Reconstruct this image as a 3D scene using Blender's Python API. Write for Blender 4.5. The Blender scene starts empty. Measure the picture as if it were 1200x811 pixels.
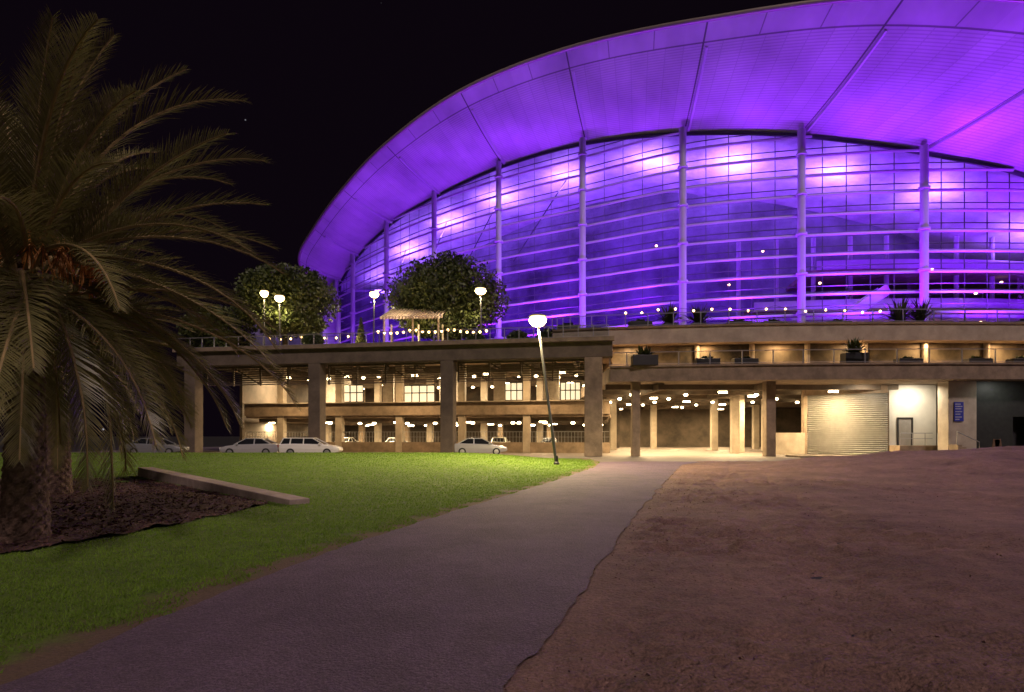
import bpy, math, random
import numpy as np
from mathutils import Vector, Matrix, noise
random.seed(7); rng=np.random.default_rng(7)
S=bpy.context.scene; COL=S.collection
S.view_settings.view_transform='Standard'; S.view_settings.look='None'; S.view_settings.exposure=0

# ---------------------------------------------------------------- materials
def mat(name,c,rough=.7,metal=0,var=0,scale=3,bump=0,bscale=20,c2=None,emit=None,es=0,spec=.5,bdist=.05):
    m=bpy.data.materials.new(name); m.use_nodes=True; nt=m.node_tree; b=nt.nodes['Principled BSDF']
    b.inputs['Roughness'].default_value=rough; b.inputs['Metallic'].default_value=metal
    b.inputs['Specular IOR Level'].default_value=spec
    tc=nt.nodes.new('ShaderNodeTexCoord'); n=nt.nodes.new('ShaderNodeTexNoise'); n.inputs['Scale'].default_value=scale; n.inputs['Detail'].default_value=6
    n.inputs['Roughness'].default_value=.65
    nt.links.new(tc.outputs['Object'],n.inputs['Vector'])
    r=nt.nodes.new('ShaderNodeValToRGB'); r.color_ramp.elements[0].position=.35; r.color_ramp.elements[1].position=.68
    d=c2 if c2 else tuple(x*(1-var) for x in c)
    r.color_ramp.elements[0].color=(*d,1); r.color_ramp.elements[1].color=(*c,1)
    nt.links.new(n.outputs['Fac'],r.inputs['Fac']); nt.links.new(r.outputs['Color'],b.inputs['Base Color'])
    if bump:
        n2=nt.nodes.new('ShaderNodeTexNoise'); n2.inputs['Scale'].default_value=bscale; n2.inputs['Detail'].default_value=8
        nt.links.new(tc.outputs['Object'],n2.inputs['Vector'])
        bp=nt.nodes.new('ShaderNodeBump'); bp.inputs['Strength'].default_value=bump; bp.inputs['Distance'].default_value=bdist
        nt.links.new(n2.outputs['Fac'],bp.inputs['Height']); nt.links.new(bp.outputs['Normal'],b.inputs['Normal'])
    if emit:
        b.inputs['Emission Color'].default_value=(*emit,1); b.inputs['Emission Strength'].default_value=es
    return m
def translucent(m,fac,col):
    nt=m.node_tree; b=nt.nodes['Principled BSDF']; o=nt.nodes['Material Output']; t=nt.nodes.new('ShaderNodeBsdfTranslucent'); t.inputs[0].default_value=(*col,1)
    mx=nt.nodes.new('ShaderNodeMixShader'); mx.inputs[0].default_value=fac; nt.links.new(b.outputs[0],mx.inputs[1]); nt.links.new(t.outputs[0],mx.inputs[2]); nt.links.new(mx.outputs[0],o.inputs[0]); return m
def glassmat(name,tint=(1,1,1),refl=.12,rough=.03):
    m=bpy.data.materials.new(name); m.use_nodes=True; nt=m.node_tree; nt.nodes.clear()
    o=nt.nodes.new('ShaderNodeOutputMaterial'); mx=nt.nodes.new('ShaderNodeMixShader'); mx.inputs[0].default_value=refl
    t=nt.nodes.new('ShaderNodeBsdfTransparent'); t.inputs[0].default_value=(*tint,1)
    g=nt.nodes.new('ShaderNodeBsdfGlossy'); g.inputs['Roughness'].default_value=rough
    nt.links.new(t.outputs[0],mx.inputs[1]); nt.links.new(g.outputs[0],mx.inputs[2]); nt.links.new(mx.outputs[0],o.inputs[0]); return m
def speckle(m,scale,lo,hi):
    nt=m.node_tree; b=nt.nodes['Principled BSDF']; src=b.inputs['Base Color'].links[0].from_socket
    tc=nt.nodes.new('ShaderNodeTexCoord'); n=nt.nodes.new('ShaderNodeTexNoise'); n.inputs['Scale'].default_value=scale; n.inputs['Detail'].default_value=5; n.inputs['Roughness'].default_value=.8
    nt.links.new(tc.outputs['Object'],n.inputs['Vector']); r=nt.nodes.new('ShaderNodeMapRange'); r.inputs[1].default_value=.35; r.inputs[2].default_value=.65; r.inputs[3].default_value=lo; r.inputs[4].default_value=hi
    nt.links.new(n.outputs['Fac'],r.inputs[0]); x=nt.nodes.new('ShaderNodeVectorMath'); x.operation='SCALE'
    nt.links.new(src,x.inputs[0]); nt.links.new(r.outputs[0],x.inputs['Scale']); nt.links.new(x.outputs[0],b.inputs['Base Color']); return m
conc=mat('concrete',(.3,.225,.155),.85,var=.45,scale=1.2,bump=.25,bscale=12)
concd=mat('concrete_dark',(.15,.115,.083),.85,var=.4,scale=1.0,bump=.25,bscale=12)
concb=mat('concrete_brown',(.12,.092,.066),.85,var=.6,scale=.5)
concp=mat('concrete_pale',(.46,.39,.3),.8,var=.35,scale=.8,bump=.15)
white=mat('white_paint',(.5,.5,.52),.4,var=.08,scale=1)
steel=mat('painted_steel',(.6,.6,.62),.35,metal=.2,var=.1)
mullm=mat('mullion_grey',(.12,.12,.14),.4,metal=.4,var=.1)
darkm=mat('dark_metal',(.03,.03,.032),.5,var=.3)
galv=mat('galvanised',(.35,.35,.36),.4,metal=.6,var=.2)
timber=mat('pale_timber',(.6,.5,.38),.7,var=.3,scale=5)
timberd=mat('brown_timber',(.16,.09,.05),.7,var=.3,scale=5)
glass=glassmat('glass',(.86,.76,.97),.05)
railglass=glassmat('rail_glass',(.75,.8,.8),.08)
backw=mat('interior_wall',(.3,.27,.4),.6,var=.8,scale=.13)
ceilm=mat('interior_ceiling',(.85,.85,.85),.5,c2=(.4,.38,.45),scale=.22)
shutm=mat('shutter',(.24,.235,.22),.5,metal=.2,var=.2,scale=2)
bulbm=mat('bulb_warm',(1,.8,.5),emit=(1,.55,.2),es=12)
lampm=mat('lamp_glow',(1,.9,.7),emit=(1,.66,.26),es=22)
tubem=mat('tube_glow',(1,.9,.7),emit=(1,.78,.45),es=26)
winm=mat('office_window',(.8,.75,.6),.4,emit=(1,.82,.52),es=1.0)
downm=mat('downlight',(1,.9,.7),emit=(1,.6,.25),es=9)
redm=mat('red_lens',(.35,.02,.02),.3)
lensm=mat('clear_lens',(.6,.6,.6),.15)
tyrem=mat('rubber',(.02,.02,.02),.8); rimm=mat('alloy',(.45,.45,.47),.35,metal=.7)
carglass=mat('car_glass',(.015,.017,.02),.08,spec=.8)

# ---------------------------------------------------------------- mesh helper
class M:
    def __init__(s): s.v=[]; s.f=[]
    def box(s,c,size,rz=0):
        i=len(s.v); hx,hy,hz=[a/2 for a in size]; ca,sa=math.cos(rz),math.sin(rz)
        for z in(-hz,hz):
            for x,y in((-hx,-hy),(hx,-hy),(hx,hy),(-hx,hy)):
                s.v.append((c[0]+x*ca-y*sa,c[1]+x*sa+y*ca,c[2]+z))
        for q in((3,2,1,0),(4,5,6,7),(0,1,5,4),(1,2,6,5),(2,3,7,6),(3,0,4,7)): s.f.append(tuple(i+k for k in q))
        return s
    def beam(s,a,b,w,h):
        a=Vector(a);b=Vector(b);d=(b-a).normalized(); up=Vector((0,0,1)); 
        if abs(d.z)>.98: up=Vector((0,1,0))
        r=d.cross(up).normalized(); u=r.cross(d).normalized(); i=len(s.v)
        for p in(a,b):
            for x,y in((-1,-1),(1,-1),(1,1),(-1,1)): s.v.append(tuple(p+r*x*w/2+u*y*h/2))
        for q in((3,2,1,0),(4,5,6,7),(0,1,5,4),(1,2,6,5),(2,3,7,6),(3,0,4,7)): s.f.append(tuple(i+k for k in q))
        return s
    def prism(s,pts,z0,z1):
        n=len(pts); i=len(s.v)
        for z in(z0,z1):
            for p in pts: s.v.append((p[0],p[1],z))
        s.f.append(tuple(i+k for k in range(n))[::-1]); s.f.append(tuple(i+n+k for k in range(n)))
        for k in range(n): s.f.append((i+k,i+(k+1)%n,i+n+(k+1)%n,i+n+k))
        return s
    def tube(s,pts,r,n=8,caps=True):
        pts=[Vector(p) for p in pts]; i0=len(s.v); m=len(pts)
        rs=r if isinstance(r,(list,tuple)) else [r]*m
        for k,p in enumerate(pts):
            d=(pts[min(k+1,m-1)]-pts[max(k-1,0)]).normalized()
            up=Vector((0,0,1)) if abs(d.z)<.9 else Vector((0,1,0))
            a=d.cross(up).normalized(); b=a.cross(d).normalized()
            for j in range(n):
                t=2*math.pi*j/n; s.v.append(tuple(p+(a*math.cos(t)+b*math.sin(t))*rs[k]))
        for k in range(m-1):
            for j in range(n):
                s.f.append((i0+k*n+j,i0+k*n+(j+1)%n,i0+(k+1)*n+(j+1)%n,i0+(k+1)*n+j))
        if caps:
            s.f.append(tuple(i0+j for j in range(n))[::-1]); s.f.append(tuple(i0+(m-1)*n+j for j in range(n)))
        return s
    def lathe(s,c,prof,n=16):
        i0=len(s.v)
        for r,z in prof:
            for j in range(n):
                t=2*math.pi*j/n; s.v.append((c[0]+r*math.cos(t),c[1]+r*math.sin(t),c[2]+z))
        for k in range(len(prof)-1):
            for j in range(n): s.f.append((i0+k*n+j,i0+k*n+(j+1)%n,i0+(k+1)*n+(j+1)%n,i0+(k+1)*n+j))
        s.f.append(tuple(i0+j for j in range(n))[::-1]); s.f.append(tuple(i0+(len(prof)-1)*n+j for j in range(n)))
        return s
    def sheet(s,rows):
        i0=len(s.v); n=len(rows[0])
        for r in rows: s.v+= [tuple(p) for p in r]
        for a in range(len(rows)-1):
            for b in range(n-1): s.f.append((i0+a*n+b,i0+a*n+b+1,i0+(a+1)*n+b+1,i0+(a+1)*n+b))
        return s
    def obj(s,name,m,parent=None,smooth=False,bevel=0):
        me=bpy.data.meshes.new(name); me.from_pydata(s.v,[],s.f); me.materials.append(m)
        if smooth: me.polygons.foreach_set('use_smooth',[True]*len(me.polygons))
        me.update(); o=bpy.data.objects.new(name,me); COL.objects.link(o)
        if bevel:
            bm=o.modifiers.new('b','BEVEL'); bm.width=bevel; bm.segments=2; bm.limit_method='ANGLE'
        if parent: par(o,parent)
        return o
def wpos(p):
    w=Vector(p.location)
    if p.parent: w=w+p.matrix_parent_inverse.to_translation()+wpos(p.parent)
    return w
def par(o,p):
    o.parent=p; o.matrix_parent_inverse=Matrix.Translation(-wpos(p))
def thing(name,label,cat,loc=(0,0,0),group=None):
    e=bpy.data.objects.new(name,None); e.location=loc; COL.objects.link(e)
    e['label']=label; e['category']=cat
    if group: e['group']=group
    return e
def tag(o,label,cat,group=None):
    o['label']=label;o['category']=cat
    if group:o['group']=group
    return o
def struct(o): o['kind']='structure'; return o
def npobj(name,V,F,m,k=4,parent=None):
    me=bpy.data.meshes.new(name); me.vertices.add(len(V)); me.vertices.foreach_set('co',V.astype(np.float32).ravel())
    nf=len(F); me.loops.add(nf*k); me.loops.foreach_set('vertex_index',F.astype(np.int32).ravel())
    me.polygons.add(nf); me.polygons.foreach_set('loop_start',np.arange(0,nf*k,k,dtype=np.int32))
    me.update(calc_edges=True); me.validate(); me.materials.append(m)
    o=bpy.data.objects.new(name,me); COL.objects.link(o)
    if parent: par(o,parent)
    return o
def light(kind,name,loc,e,c,size=1,size_y=None,target=None,parent=None,spot=None):
    l=bpy.data.lights.new(name,kind); l.energy=e; l.color=c
    if kind=='AREA':
        l.size=size
        if size_y: l.shape='RECTANGLE'; l.size_y=size_y
    elif kind!='SUN': l.shadow_soft_size=size
    if spot: l.spot_size=math.radians(spot); l.spot_blend=.5
    o=bpy.data.objects.new(name,l); o.location=loc; COL.objects.link(o)
    if target is not None: o.rotation_euler=(Vector(target)-Vector(loc)).to_track_quat('-Z','Y').to_euler()
    if parent: par(o,parent)
    return o
def cat(P,n):
    out=[]; P=[np.array(p,float) for p in P]; m=len(P)
    for i in range(m-1):
        p0=P[max(i-1,0)];p1=P[i];p2=P[i+1];p3=P[min(i+2,m-1)]
        for k in range(n):
            t=k/n
            out.append(.5*((2*p1)+(-p0+p2)*t+(2*p0-5*p1+4*p2-p3)*t*t+(-p0+3*p1-3*p2+p3)*t**3))
    out.append(P[-1]); return out
def sm(t): t=max(0,min(1,t)); return t*t*(3-2*t)

# ---------------------------------------------------------------- world & camera
W=bpy.data.worlds.new('World'); S.world=W; W.use_nodes=True; nt=W.node_tree; bg=nt.nodes['Background']
tc=nt.nodes.new('ShaderNodeTexCoord'); vo=nt.nodes.new('ShaderNodeTexVoronoi'); vo.inputs['Scale'].default_value=20
nt.links.new(tc.outputs['Generated'],vo.inputs['Vector'])
cr=nt.nodes.new('ShaderNodeValToRGB'); cr.color_ramp.elements[0].position=.0; cr.color_ramp.elements[0].color=(.8,.8,.9,1)
cr.color_ramp.elements[1].position=.035; cr.color_ramp.elements[1].color=(.0032,.0016,.0036,1)
nt.links.new(vo.outputs['Distance'],cr.inputs['Fac']); nt.links.new(cr.outputs['Color'],bg.inputs['Color']); bg.inputs['Strength'].default_value=1
cam=bpy.data.cameras.new('camera'); co=bpy.data.objects.new('camera',cam); COL.objects.link(co); S.camera=co
co.location=(0,0,1.6); co.rotation_euler=(math.radians(90),0,0); cam.lens=21; cam.sensor_width=36; cam.shift_y=.088; cam.clip_end=3000
light('SUN','fill_sun',(9,-26,28),1.4,(1,.77,.76),target=(0,0,2)).data.angle=math.radians(7)  # added warm fill from behind the camera for foreground and palm, not a moon

# ---------------------------------------------------------------- ground, lawn, path, dirt
road=mat('road',(.18,.15,.125),.7,var=.35,scale=.4,bump=.3,bscale=40)
struct(M().sheet([[(-1500,-300,-.05),(1500,-300,-.05)],[(-1500,2500,-.05),(1500,2500,-.05)]]).obj('ground',mat('far_ground',(.02,.018,.016),.9,var=.3)))
struct(M().sheet([[(-45,33,-.01),(70,33,-.01)],[(-45,130,-.01),(70,130,-.01)]]).obj('road',road))
L=[(1.5,-3.5),(2.8,-3.4),(3.81,-3.2),(5.93,-2.95),(8.68,-2.35),(12.6,-1.2),(20.7,1.4),(30.3,4.2),(36,5.3)]
R=[(1.5,-.4),(2.8,-.1),(3.73,-.02),(4.9,.35),(7.04,1.0),(11.3,2.26),(20.7,5.3),(33,9.4),(36,11.5)]
def ip(T,y): return float(np.interp(y,[a for a,b in T],[b for a,b in T]))
def nz(x,y,s=1,z=0): return noise.noise(Vector((x*s,y*s,z)))
def eL(y): return ip(L,y)+.08*nz(0,y,1.3,5)+.03*nz(0,y,5,6)
def eR(y): return ip(R,y)+.12*nz(0,y,.9,15)+.04*nz(0,y,4,16)+.02*nz(0,y,11,17)
ys=[1.5]
while ys[-1]<36: ys.append(ys[-1]+max(.05,ys[-1]*.012))
rows=[]
for y in ys:
    a,b=eL(y),eR(y); rows.append([(a+(b-a)*k/10,y,.03+.03*math.sin(math.pi*k/10)+.006*nz(a+k,y,1)) for k in range(11)])
pathm=speckle(speckle(speckle(mat('path_asphalt',(.125,.082,.115),.85,bump=1,bscale=38,bdist=.025,c2=(.082,.054,.074),scale=.9),75,.4,1.7),9,.85,1.15),22,.8,1.25)
struct(M().sheet(rows).obj('path',pathm,smooth=True))
def hl(x,y):
    d=ip(L,y)-x
    h=.5*sm(d/9)*sm((y-15)/20)
    return h*(1-sm((y-39)/3.5))+ .012*nz(x,y,.7) + .006*nz(x,y,3)
m=M(); rows=[]; att=[]
ys2=[1.2]
while ys2[-1]<43: ys2.append(ys2[-1]+max(.1,ys2[-1]*.02))
for y in ys2:
    r=[]; e=eL(y) if y<36 else ip(L,36)
    for k in range(90):
        d=-.25+ (k/89)**2.2*62
        x=e-d; r.append((x,y,hl(x,y)+(.018 if d>0 else .0)))
        att.append(max(d,0))
    rows.append(r)
m.sheet(rows); lawnm=mat('lawn',(.11,.18,.012),.95,c2=(.06,.1,.008),scale=2.5,bump=.5,bscale=45)
nt=lawnm.node_tree; b=nt.nodes['Principled BSDF']; at=nt.nodes.new('ShaderNodeAttribute'); at.attribute_name='edge'
mr=nt.nodes.new('ShaderNodeMapRange'); mr.inputs[1].default_value=.1; mr.inputs[2].default_value=.55
nn=nt.nodes.new('ShaderNodeTexNoise'); nn.inputs['Scale'].default_value=1.6; nn.inputs['Detail'].default_value=10; nn.inputs['Roughness'].default_value=.7
tc=nt.nodes.new('ShaderNodeTexCoord'); nt.links.new(tc.outputs['Object'],nn.inputs['Vector'])
ma=nt.nodes.new('ShaderNodeMath'); ma.operation='MULTIPLY_ADD'; ma.inputs[1].default_value=-1.8; nt.links.new(nn.outputs['Fac'],ma.inputs[0])
ad=nt.nodes.new('ShaderNodeMath'); ad.operation='ADD'; ad.inputs[1].default_value=.75; nt.links.new(at.outputs['Fac'],ad.inputs[0]); nt.links.new(ad.outputs[0],ma.inputs[2])
nt.links.new(ma.outputs[0],mr.inputs[0])
mx=nt.nodes.new('ShaderNodeMixRGB'); mx.inputs[1].default_value=(.12,.078,.045,1)
src=b.inputs['Base Color'].links[0].from_socket; nt.links.new(src,mx.inputs[2]); nt.links.new(mr.outputs[0],mx.inputs[0]); nt.links.new(mx.outputs[0],b.inputs['Base Color'])
lawn=struct(m.obj('lawn',speckle(lawnm,30,.75,1.25),smooth=True))
A=lawn.data.attributes.new('edge','FLOAT','POINT'); A.data.foreach_set('value',att)
poly=[(-6.9,7.6),(-6.2,9.6),(-5.75,12.0),(-5.6,13.9),(-9.5,17.8),(-13.2,21.2),(-18,21),(-22,16),(-20,8),(-12,6.6)]
def inpoly(x,y,P=poly):
    c=False;n=len(P)
    for i in range(n):
        x1,y1=P[i];x2,y2=P[(i+1)%n]
        if (y1>y)!=(y2>y) and x<(x2-x1)*(y-y1)/(y2-y1)+x1: c=not c
    return c
mm=M(); g=.22; idx={}
for ix in range(-105,-20):
    for iy in range(26,100):
        x,y=ix*g,iy*g
        if inpoly(x+g/2,y+g/2):
            q=[]
            for a,bb in((0,0),(1,0),(1,1),(0,1)):
                k=(ix+a,iy+bb)
                if k not in idx:
                    X,Y=k[0]*g,k[1]*g; idx[k]=len(mm.v); mm.v.append((X,Y,max(hl(X,Y),0)*.6+.05+.05*nz(X,Y,1.5)+.03*nz(X,Y,5)))
                q.append(idx[k])
            mm.f.append(tuple(q))
mulchm=mat('mulch',(.13,.062,.052),.95,c2=(.05,.025,.022),scale=14,bump=1,bscale=35)
struct(mm.obj('mulch_bed',mulchm,smooth=True))
n=16000; P=[]
while len(P)<n:
    x=random.uniform(-16,-5.5); y=random.uniform(6.7,21)
    if inpoly(x,y): P.append((x,y,max(hl(x,y),0)*.6+.06+.05*nz(x,y,1.5)+.03*nz(x,y,5)))
def scatter(P,sx,sy,flat=.5):
    P=np.array(P); n=len(P); a=rng.normal(size=(n,3)); a[:,2]*=flat; a/=np.linalg.norm(a,axis=1)[:,None]
    b=rng.normal(size=(n,3)); b[:,2]*=flat; b-= (a*b).sum(1)[:,None]*a; b/=np.linalg.norm(b,axis=1)[:,None]
    l=sx*rng.uniform(.5,1.3,(n,1)); w=sy*rng.uniform(.5,1.3,(n,1))
    V=np.stack([P-a*l-b*w*.4,P+a*l*.2-b*w,P+a*l+b*w*.3,P-a*l*.1+b*w],1).reshape(-1,3)
    return V,np.arange(4*n).reshape(n,4)
V,F=scatter(P,.045,.02,.35); o=npobj('mulch_chips',V,F,mat('chips',(.2,.1,.08),.9,c2=(.07,.035,.03),scale=9)); o['kind']='stuff'; tag(o,'dark brown bark chips scattered over the garden bed','bark chips')
# dirt
m=M(); rows=[]
def hd(x,y):
    d=x-ip(R,y)
    base=.02+.04*nz(x,y,.5)+(.8+.35*nz(x,y,.35,7))*sm((x-10)/13)*sm((y-17)/11)*(1-sm((y-32)/4))+.2*max(0,nz(x,y,.16,3))*sm((y-8)/10)*sm(d/3)*(1-sm((y-31)/4))
    msk=.4+1.1*sm(nz(x,y,.28,30)*1.6+.5)
    rough=(.045*nz(x,y,1.1,1)+.04*nz(x,y,3.1,2)-.045*abs(nz(x,y,1.7,11))+.06*max(0,nz(x,y,6,4)-.1)+.03*nz(x,y,13,8)*(1 if y<14 else .5))*msk
    for k,c in enumerate((2.2,3.9)):
        q=d-c-.35*math.sin(y*.25+k*.1); rough-=.045*math.exp(-(q/.2)**2)
    return base*sm(d/1.0+.2)+rough*sm(d/.8+.15)*(1 if y<25 else .7)
yd=[1.2]
while yd[-1]<37: yd.append(yd[-1]+max(.026,yd[-1]*.0075))
for y in yd:
    r=[]; e=eR(min(y,36))
    for k in range(280):
        d=-.25+(k/279)**1.9*55
        x=e+d; r.append((x,y,hd(x,y)+(.02 if d>0 else 0)))
    rows.append(r)
m.sheet(rows)
dirtm=speckle(speckle(speckle(mat('dirt',(.22,.128,.1),.95,c2=(.14,.08,.064),scale=.5,bump=1,bscale=22,bdist=.04),40,.55,1.45),3.5,.82,1.2),.35,.85,1.2)
struct(m.obj('dirt_ground',dirtm,smooth=True))
P=[]
for i in range(16000):
    y=1.5+34*random.random()**2.0; x=eR(min(y,35.9))+random.random()**1.5*24-.1
    if nz(x,y,.5,40)+random.uniform(-.3,.3)<-.05: continue
    P.append((x,y,hd(x,y)+.018))
V,F=scatter(P,.02,.015,.9); o=npobj('pebbles',V,F,mat('pebble',(.3,.19,.16),.9,c2=(.15,.085,.07),scale=7)); o['kind']='stuff'; tag(o,'small stones and dirt clods scattered on bare earth','pebbles')
# grass blades
n=330000
y=3+ (rng.random(n)**2.0)*37; d=rng.random(n)**1.3*(6+y*1.1)
lx=np.interp(y,[a for a,_ in L],[b for _,b in L]); x=lx-d
P=[]
for i in range(n):
    X,Y,D=x[i],y[i],d[i]
    t=D+.7*nz(X,Y,1.6,9)+.4*nz(X,Y,5,19)+.15
    if t<.22+.35*random.random() or inpoly(X,Y): continue
    P.append((X,Y,hl(X,Y)+.01))
P=np.array(P); n=len(P); ang=rng.random(n)*6.283; wd=(.0032+P[:,1]*.0006)[:,None]; h=(.022+.026*rng.random(n))
s=np.stack([np.cos(ang),np.sin(ang),np.zeros(n)],1)*wd
lean=np.stack([rng.normal(size=n)*.025,rng.normal(size=n)*.025,h],1)
V=np.stack([P-s,P+s,P+lean],1).reshape(-1,3)
gm=translucent(mat('grass_blades',(.19,.33,.022),.7,c2=(.1,.185,.014),scale=.8),.35,(.17,.31,.02))
o=npobj('grass',V,np.arange(3*n).reshape(n,3),gm,3); o['kind']='stuff'; tag(o,'short green grass blades covering the lawn','grass')
# low concrete wall
m=M(); a=Vector((-5.1,13.7,0)); b=Vector((-13.6,21.7,0)); dd=(b-a).normalized(); nn_=Vector((-dd.y,dd.x,0))*.5
if nn_.y<0: nn_=-nn_
m.v=[tuple(a+Vector((0,0,-.15))),tuple(a+nn_+Vector((0,0,-.15))),tuple(b+nn_+Vector((0,0,-.15))),tuple(b+Vector((0,0,-.15))),
     tuple(a+Vector((0,0,.14))),tuple(a+nn_+Vector((0,0,.14))),tuple(b+nn_+Vector((0,0,.46))),tuple(b+Vector((0,0,.46)))]
m.f=[(3,2,1,0),(4,5,6,7),(0,1,5,4),(1,2,6,5),(2,3,7,6),(3,0,4,7)]
tag(m.obj('low_wall',mat('weathered_concrete',(.42,.33,.27),.9,var=.4,scale=2.5,bump=.3),bevel=.02),'low straight concrete wall edging the garden bed','wall')

# ---------------------------------------------------------------- palms
frondm=translucent(mat('frond',(.26,.225,.085),.42,c2=(.1,.1,.038),scale=2.2),.25,(.24,.22,.07))
frondy=mat('fruit_stalk',(.8,.33,.07),.6,var=.4)
trunkm=mat('palm_trunk',(.28,.18,.13),.9,c2=(.08,.052,.038),scale=9,bump=.6,bscale=30)
stemm=mat('frond_stem',(.42,.3,.13),.6,var=.4)
def palm(loc,H,r0,nf,Lf,label,seed):
    rnd=random.Random(seed); T=thing('palm_tree',label,'palm tree',loc)
    ox,oy,oz=loc; m=M(); rows=[]; NZ=90; NA=40
    for k in range(NZ+1):
        z=H*k/NZ; rr=r0*(1.15-.25*sm(z/(H*.5))+.35*sm((z-H*.7)/(H*.3)))
        row=[]
        for j in range(NA+1):
            t=2*math.pi*(j%NA)/NA
            u=t/(2*math.pi)*10; v=z/.2
            p=abs(((u+v)%1)-.5)+abs(((u-v)%1)-.5)
            q=rr*(1+.22*(p-.5))+.02*nz(math.cos(t)*3,math.sin(t)*3,1,z*5)
            row.append((ox+q*math.cos(t),oy+q*math.sin(t),oz+z-.08))
        rows.append(row)
    m.sheet(rows).obj('trunk',trunkm,T)
    V=[];F=[];RV=M()
    top=Vector((ox,oy,oz+H-.1))
    for i in range(nf):
        az=i*2.39996+rnd.uniform(-.2,.2); f=i/nf
        el=math.radians(88-f*140+rnd.uniform(-8,8)); Lr=Lf*rnd.uniform(.82,1.05)*(1 if f<.75 else .88); bend=math.radians(rnd.uniform(38,72))*(1-.2*f)
        N=24; p=top+Vector((math.cos(az)*.25,math.sin(az)*.25,rnd.uniform(-.3,.3))); pts=[p.copy()]; twist=rnd.uniform(-.3,.3)
        for k in range(N):
            t=(k+.5)/N; e=el-bend*t**1.6; e=max(e,math.radians(-88)); az_=az+twist*t
            d=Vector((math.cos(e)*math.cos(az_),math.cos(e)*math.sin(az_),math.sin(e))); p=p+d*Lr/N; p.z=max(p.z,.25); pts.append(p.copy())
        RV.tube(pts[::2],[.03*(1-.8*k/12)+.004 for k in range(13)],5,False)
        NL=100
        for k in range(NL):
            t=.12+.88*k/(NL-1); q=t*N; a=int(min(q,N-1)); c=pts[a].lerp(pts[a+1],q-a); tan=(pts[a+1]-pts[a]).normalized()
            side=tan.cross(Vector((0,0,1)));
            if side.length<.05: side=Vector((-math.sin(az),math.cos(az),0))
            side.normalize(); up=side.cross(tan)
            ll=.54*math.sin(math.pi*min(1,(.12+.88*t))**.8)**.6+.1 if t<1 else .15
            ll*=Lf/4*rnd.uniform(.8,1.15)
            for sgn in(-1,1):
                fw=.7+.6*t
                dr=(tan*fw+side*sgn*.75+up*(.32+rnd.uniform(-.2,.2))).normalized()
                m1=c+dr*ll*.55; m2=c+dr*ll+Vector((0,0,-.1*ll*rnd.uniform(.2,1.8)))
                w=tan*.012
                i0=len(V); V+= [tuple(c-w),tuple(c+w),tuple(m1+w*.9),tuple(m1-w*.9),tuple(m2)]
                F+= [(i0,i0+1,i0+2,i0+3),(i0+3,i0+2,i0+4)]
    me=M(); me.v=V; me.f=F; me.obj('crown',frondm,T)
    RV.obj('frond_stem',stemm,T)
    fs=M()
    for i in range(24):
        az=rnd.uniform(0,6.28); q=top+Vector((0,0,.1)); pts=[q]
        for k in range(6):
            e=math.radians(75-25*k); q=q+Vector((math.cos(az)*math.cos(e),math.sin(az)*math.cos(e),math.sin(e)))*.2; pts.append(q)
        fs.tube(pts,.014,4,False)
        for k in range(16):
            q2=pts[-1]+Vector((rnd.uniform(-.14,.14),rnd.uniform(-.14,.14),rnd.uniform(-.5,0))); fs.tube([pts[-1],q2],.008,3,False)
    fs.obj('fruit_stalk',frondy,T)
palm((-7.25,8.9,0),4.1,.26,98,4.05,'date palm with scarred trunk and drooping feathery fronds, standing in mulch',3)
palm((-12.2,16.0,0),4.2,.3,66,4.0,'date palm with broad scarred trunk standing in the mulch bed',11)

# ---------------------------------------------------------------- MAIN BUILDING
B=thing('convention_centre','purple-lit convention centre with curved glass wall and sweeping roof','building',(20,60,0))
G=[(61.3,59.3,22.5),(50.4,58,26.7),(39.4,58,29.2),(28.5,59.4,31.5),(17.9,62.2,33.1),(8.4,67.7,34.8),(-1.05,73.4,34.8),(-9.7,80.2,34),(-17.6,87.9,32.9),(-24.7,96.3,30.6),(-29,101.8,28),(-29.6,103,26.8)]
Q=[(69,47,24.5),(59,46,29.9),(48,46,34.0),(32.2,49,37.6),(17.7,54,39.2),(5.5,61,41.0),(-5.7,66,39.6),(-15.3,72.5,36.9),(-22.9,81,35.0),(-29.8,90,32.8),(-34.6,97,30.1),(-33.3,101.5,26.8)]
n=10; gi=cat(G,n); qi=cat(Q,n); SAG=-.35
def inw(i):
    a=gi[max(i-1,0)];b=gi[min(i+1,len(gi)-1)]; t=b-a; v=np.array((t[1],-t[0],0.0)); v/=np.linalg.norm(v)
    if v[1]<0: v=-v
    return v
soff=M(); rows=[];uvs=[]; NV=16
for i in range(len(gi)):
    r=[]
    for k in range(NV+1):
        v=k/NV; p=gi[i]*(1-v)+qi[i]*v; p=p.copy(); p[2]+= SAG*math.sin(math.pi*v)
        r.append(tuple(p)); uvs.append((i/n,v))
    rows.append(r)
soff.sheet(rows)
sm_=bpy.data.materials.new('soffit_panels'); sm_.use_nodes=True; nt=sm_.node_tree; b=nt.nodes['Principled BSDF']; b.inputs['Roughness'].default_value=.36
uv=nt.nodes.new('ShaderNodeUVMap'); sp=nt.nodes.new('ShaderNodeSeparateXYZ'); nt.links.new(uv.outputs[0],sp.inputs[0])
def MN(op,a,b_=None,c=None):
    x=nt.nodes.new('ShaderNodeMath'); x.operation=op
    for i,v in enumerate((a,b_,c)):
        if v is None: continue
        if isinstance(v,(int,float)): x.inputs[i].default_value=v
        else: nt.links.new(v,x.inputs[i])
    return x.outputs[0]
u,v=sp.outputs[0],sp.outputs[1]
def line(x,per,w):
    f=MN('FRACT',MN('ADD',MN('DIVIDE',x,per),.5)); return MN('LESS_THAN',MN('ABSOLUTE',MN('SUBTRACT',f,.5)),w/per)
ring=MN('GREATER_THAN',v,.84)
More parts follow.
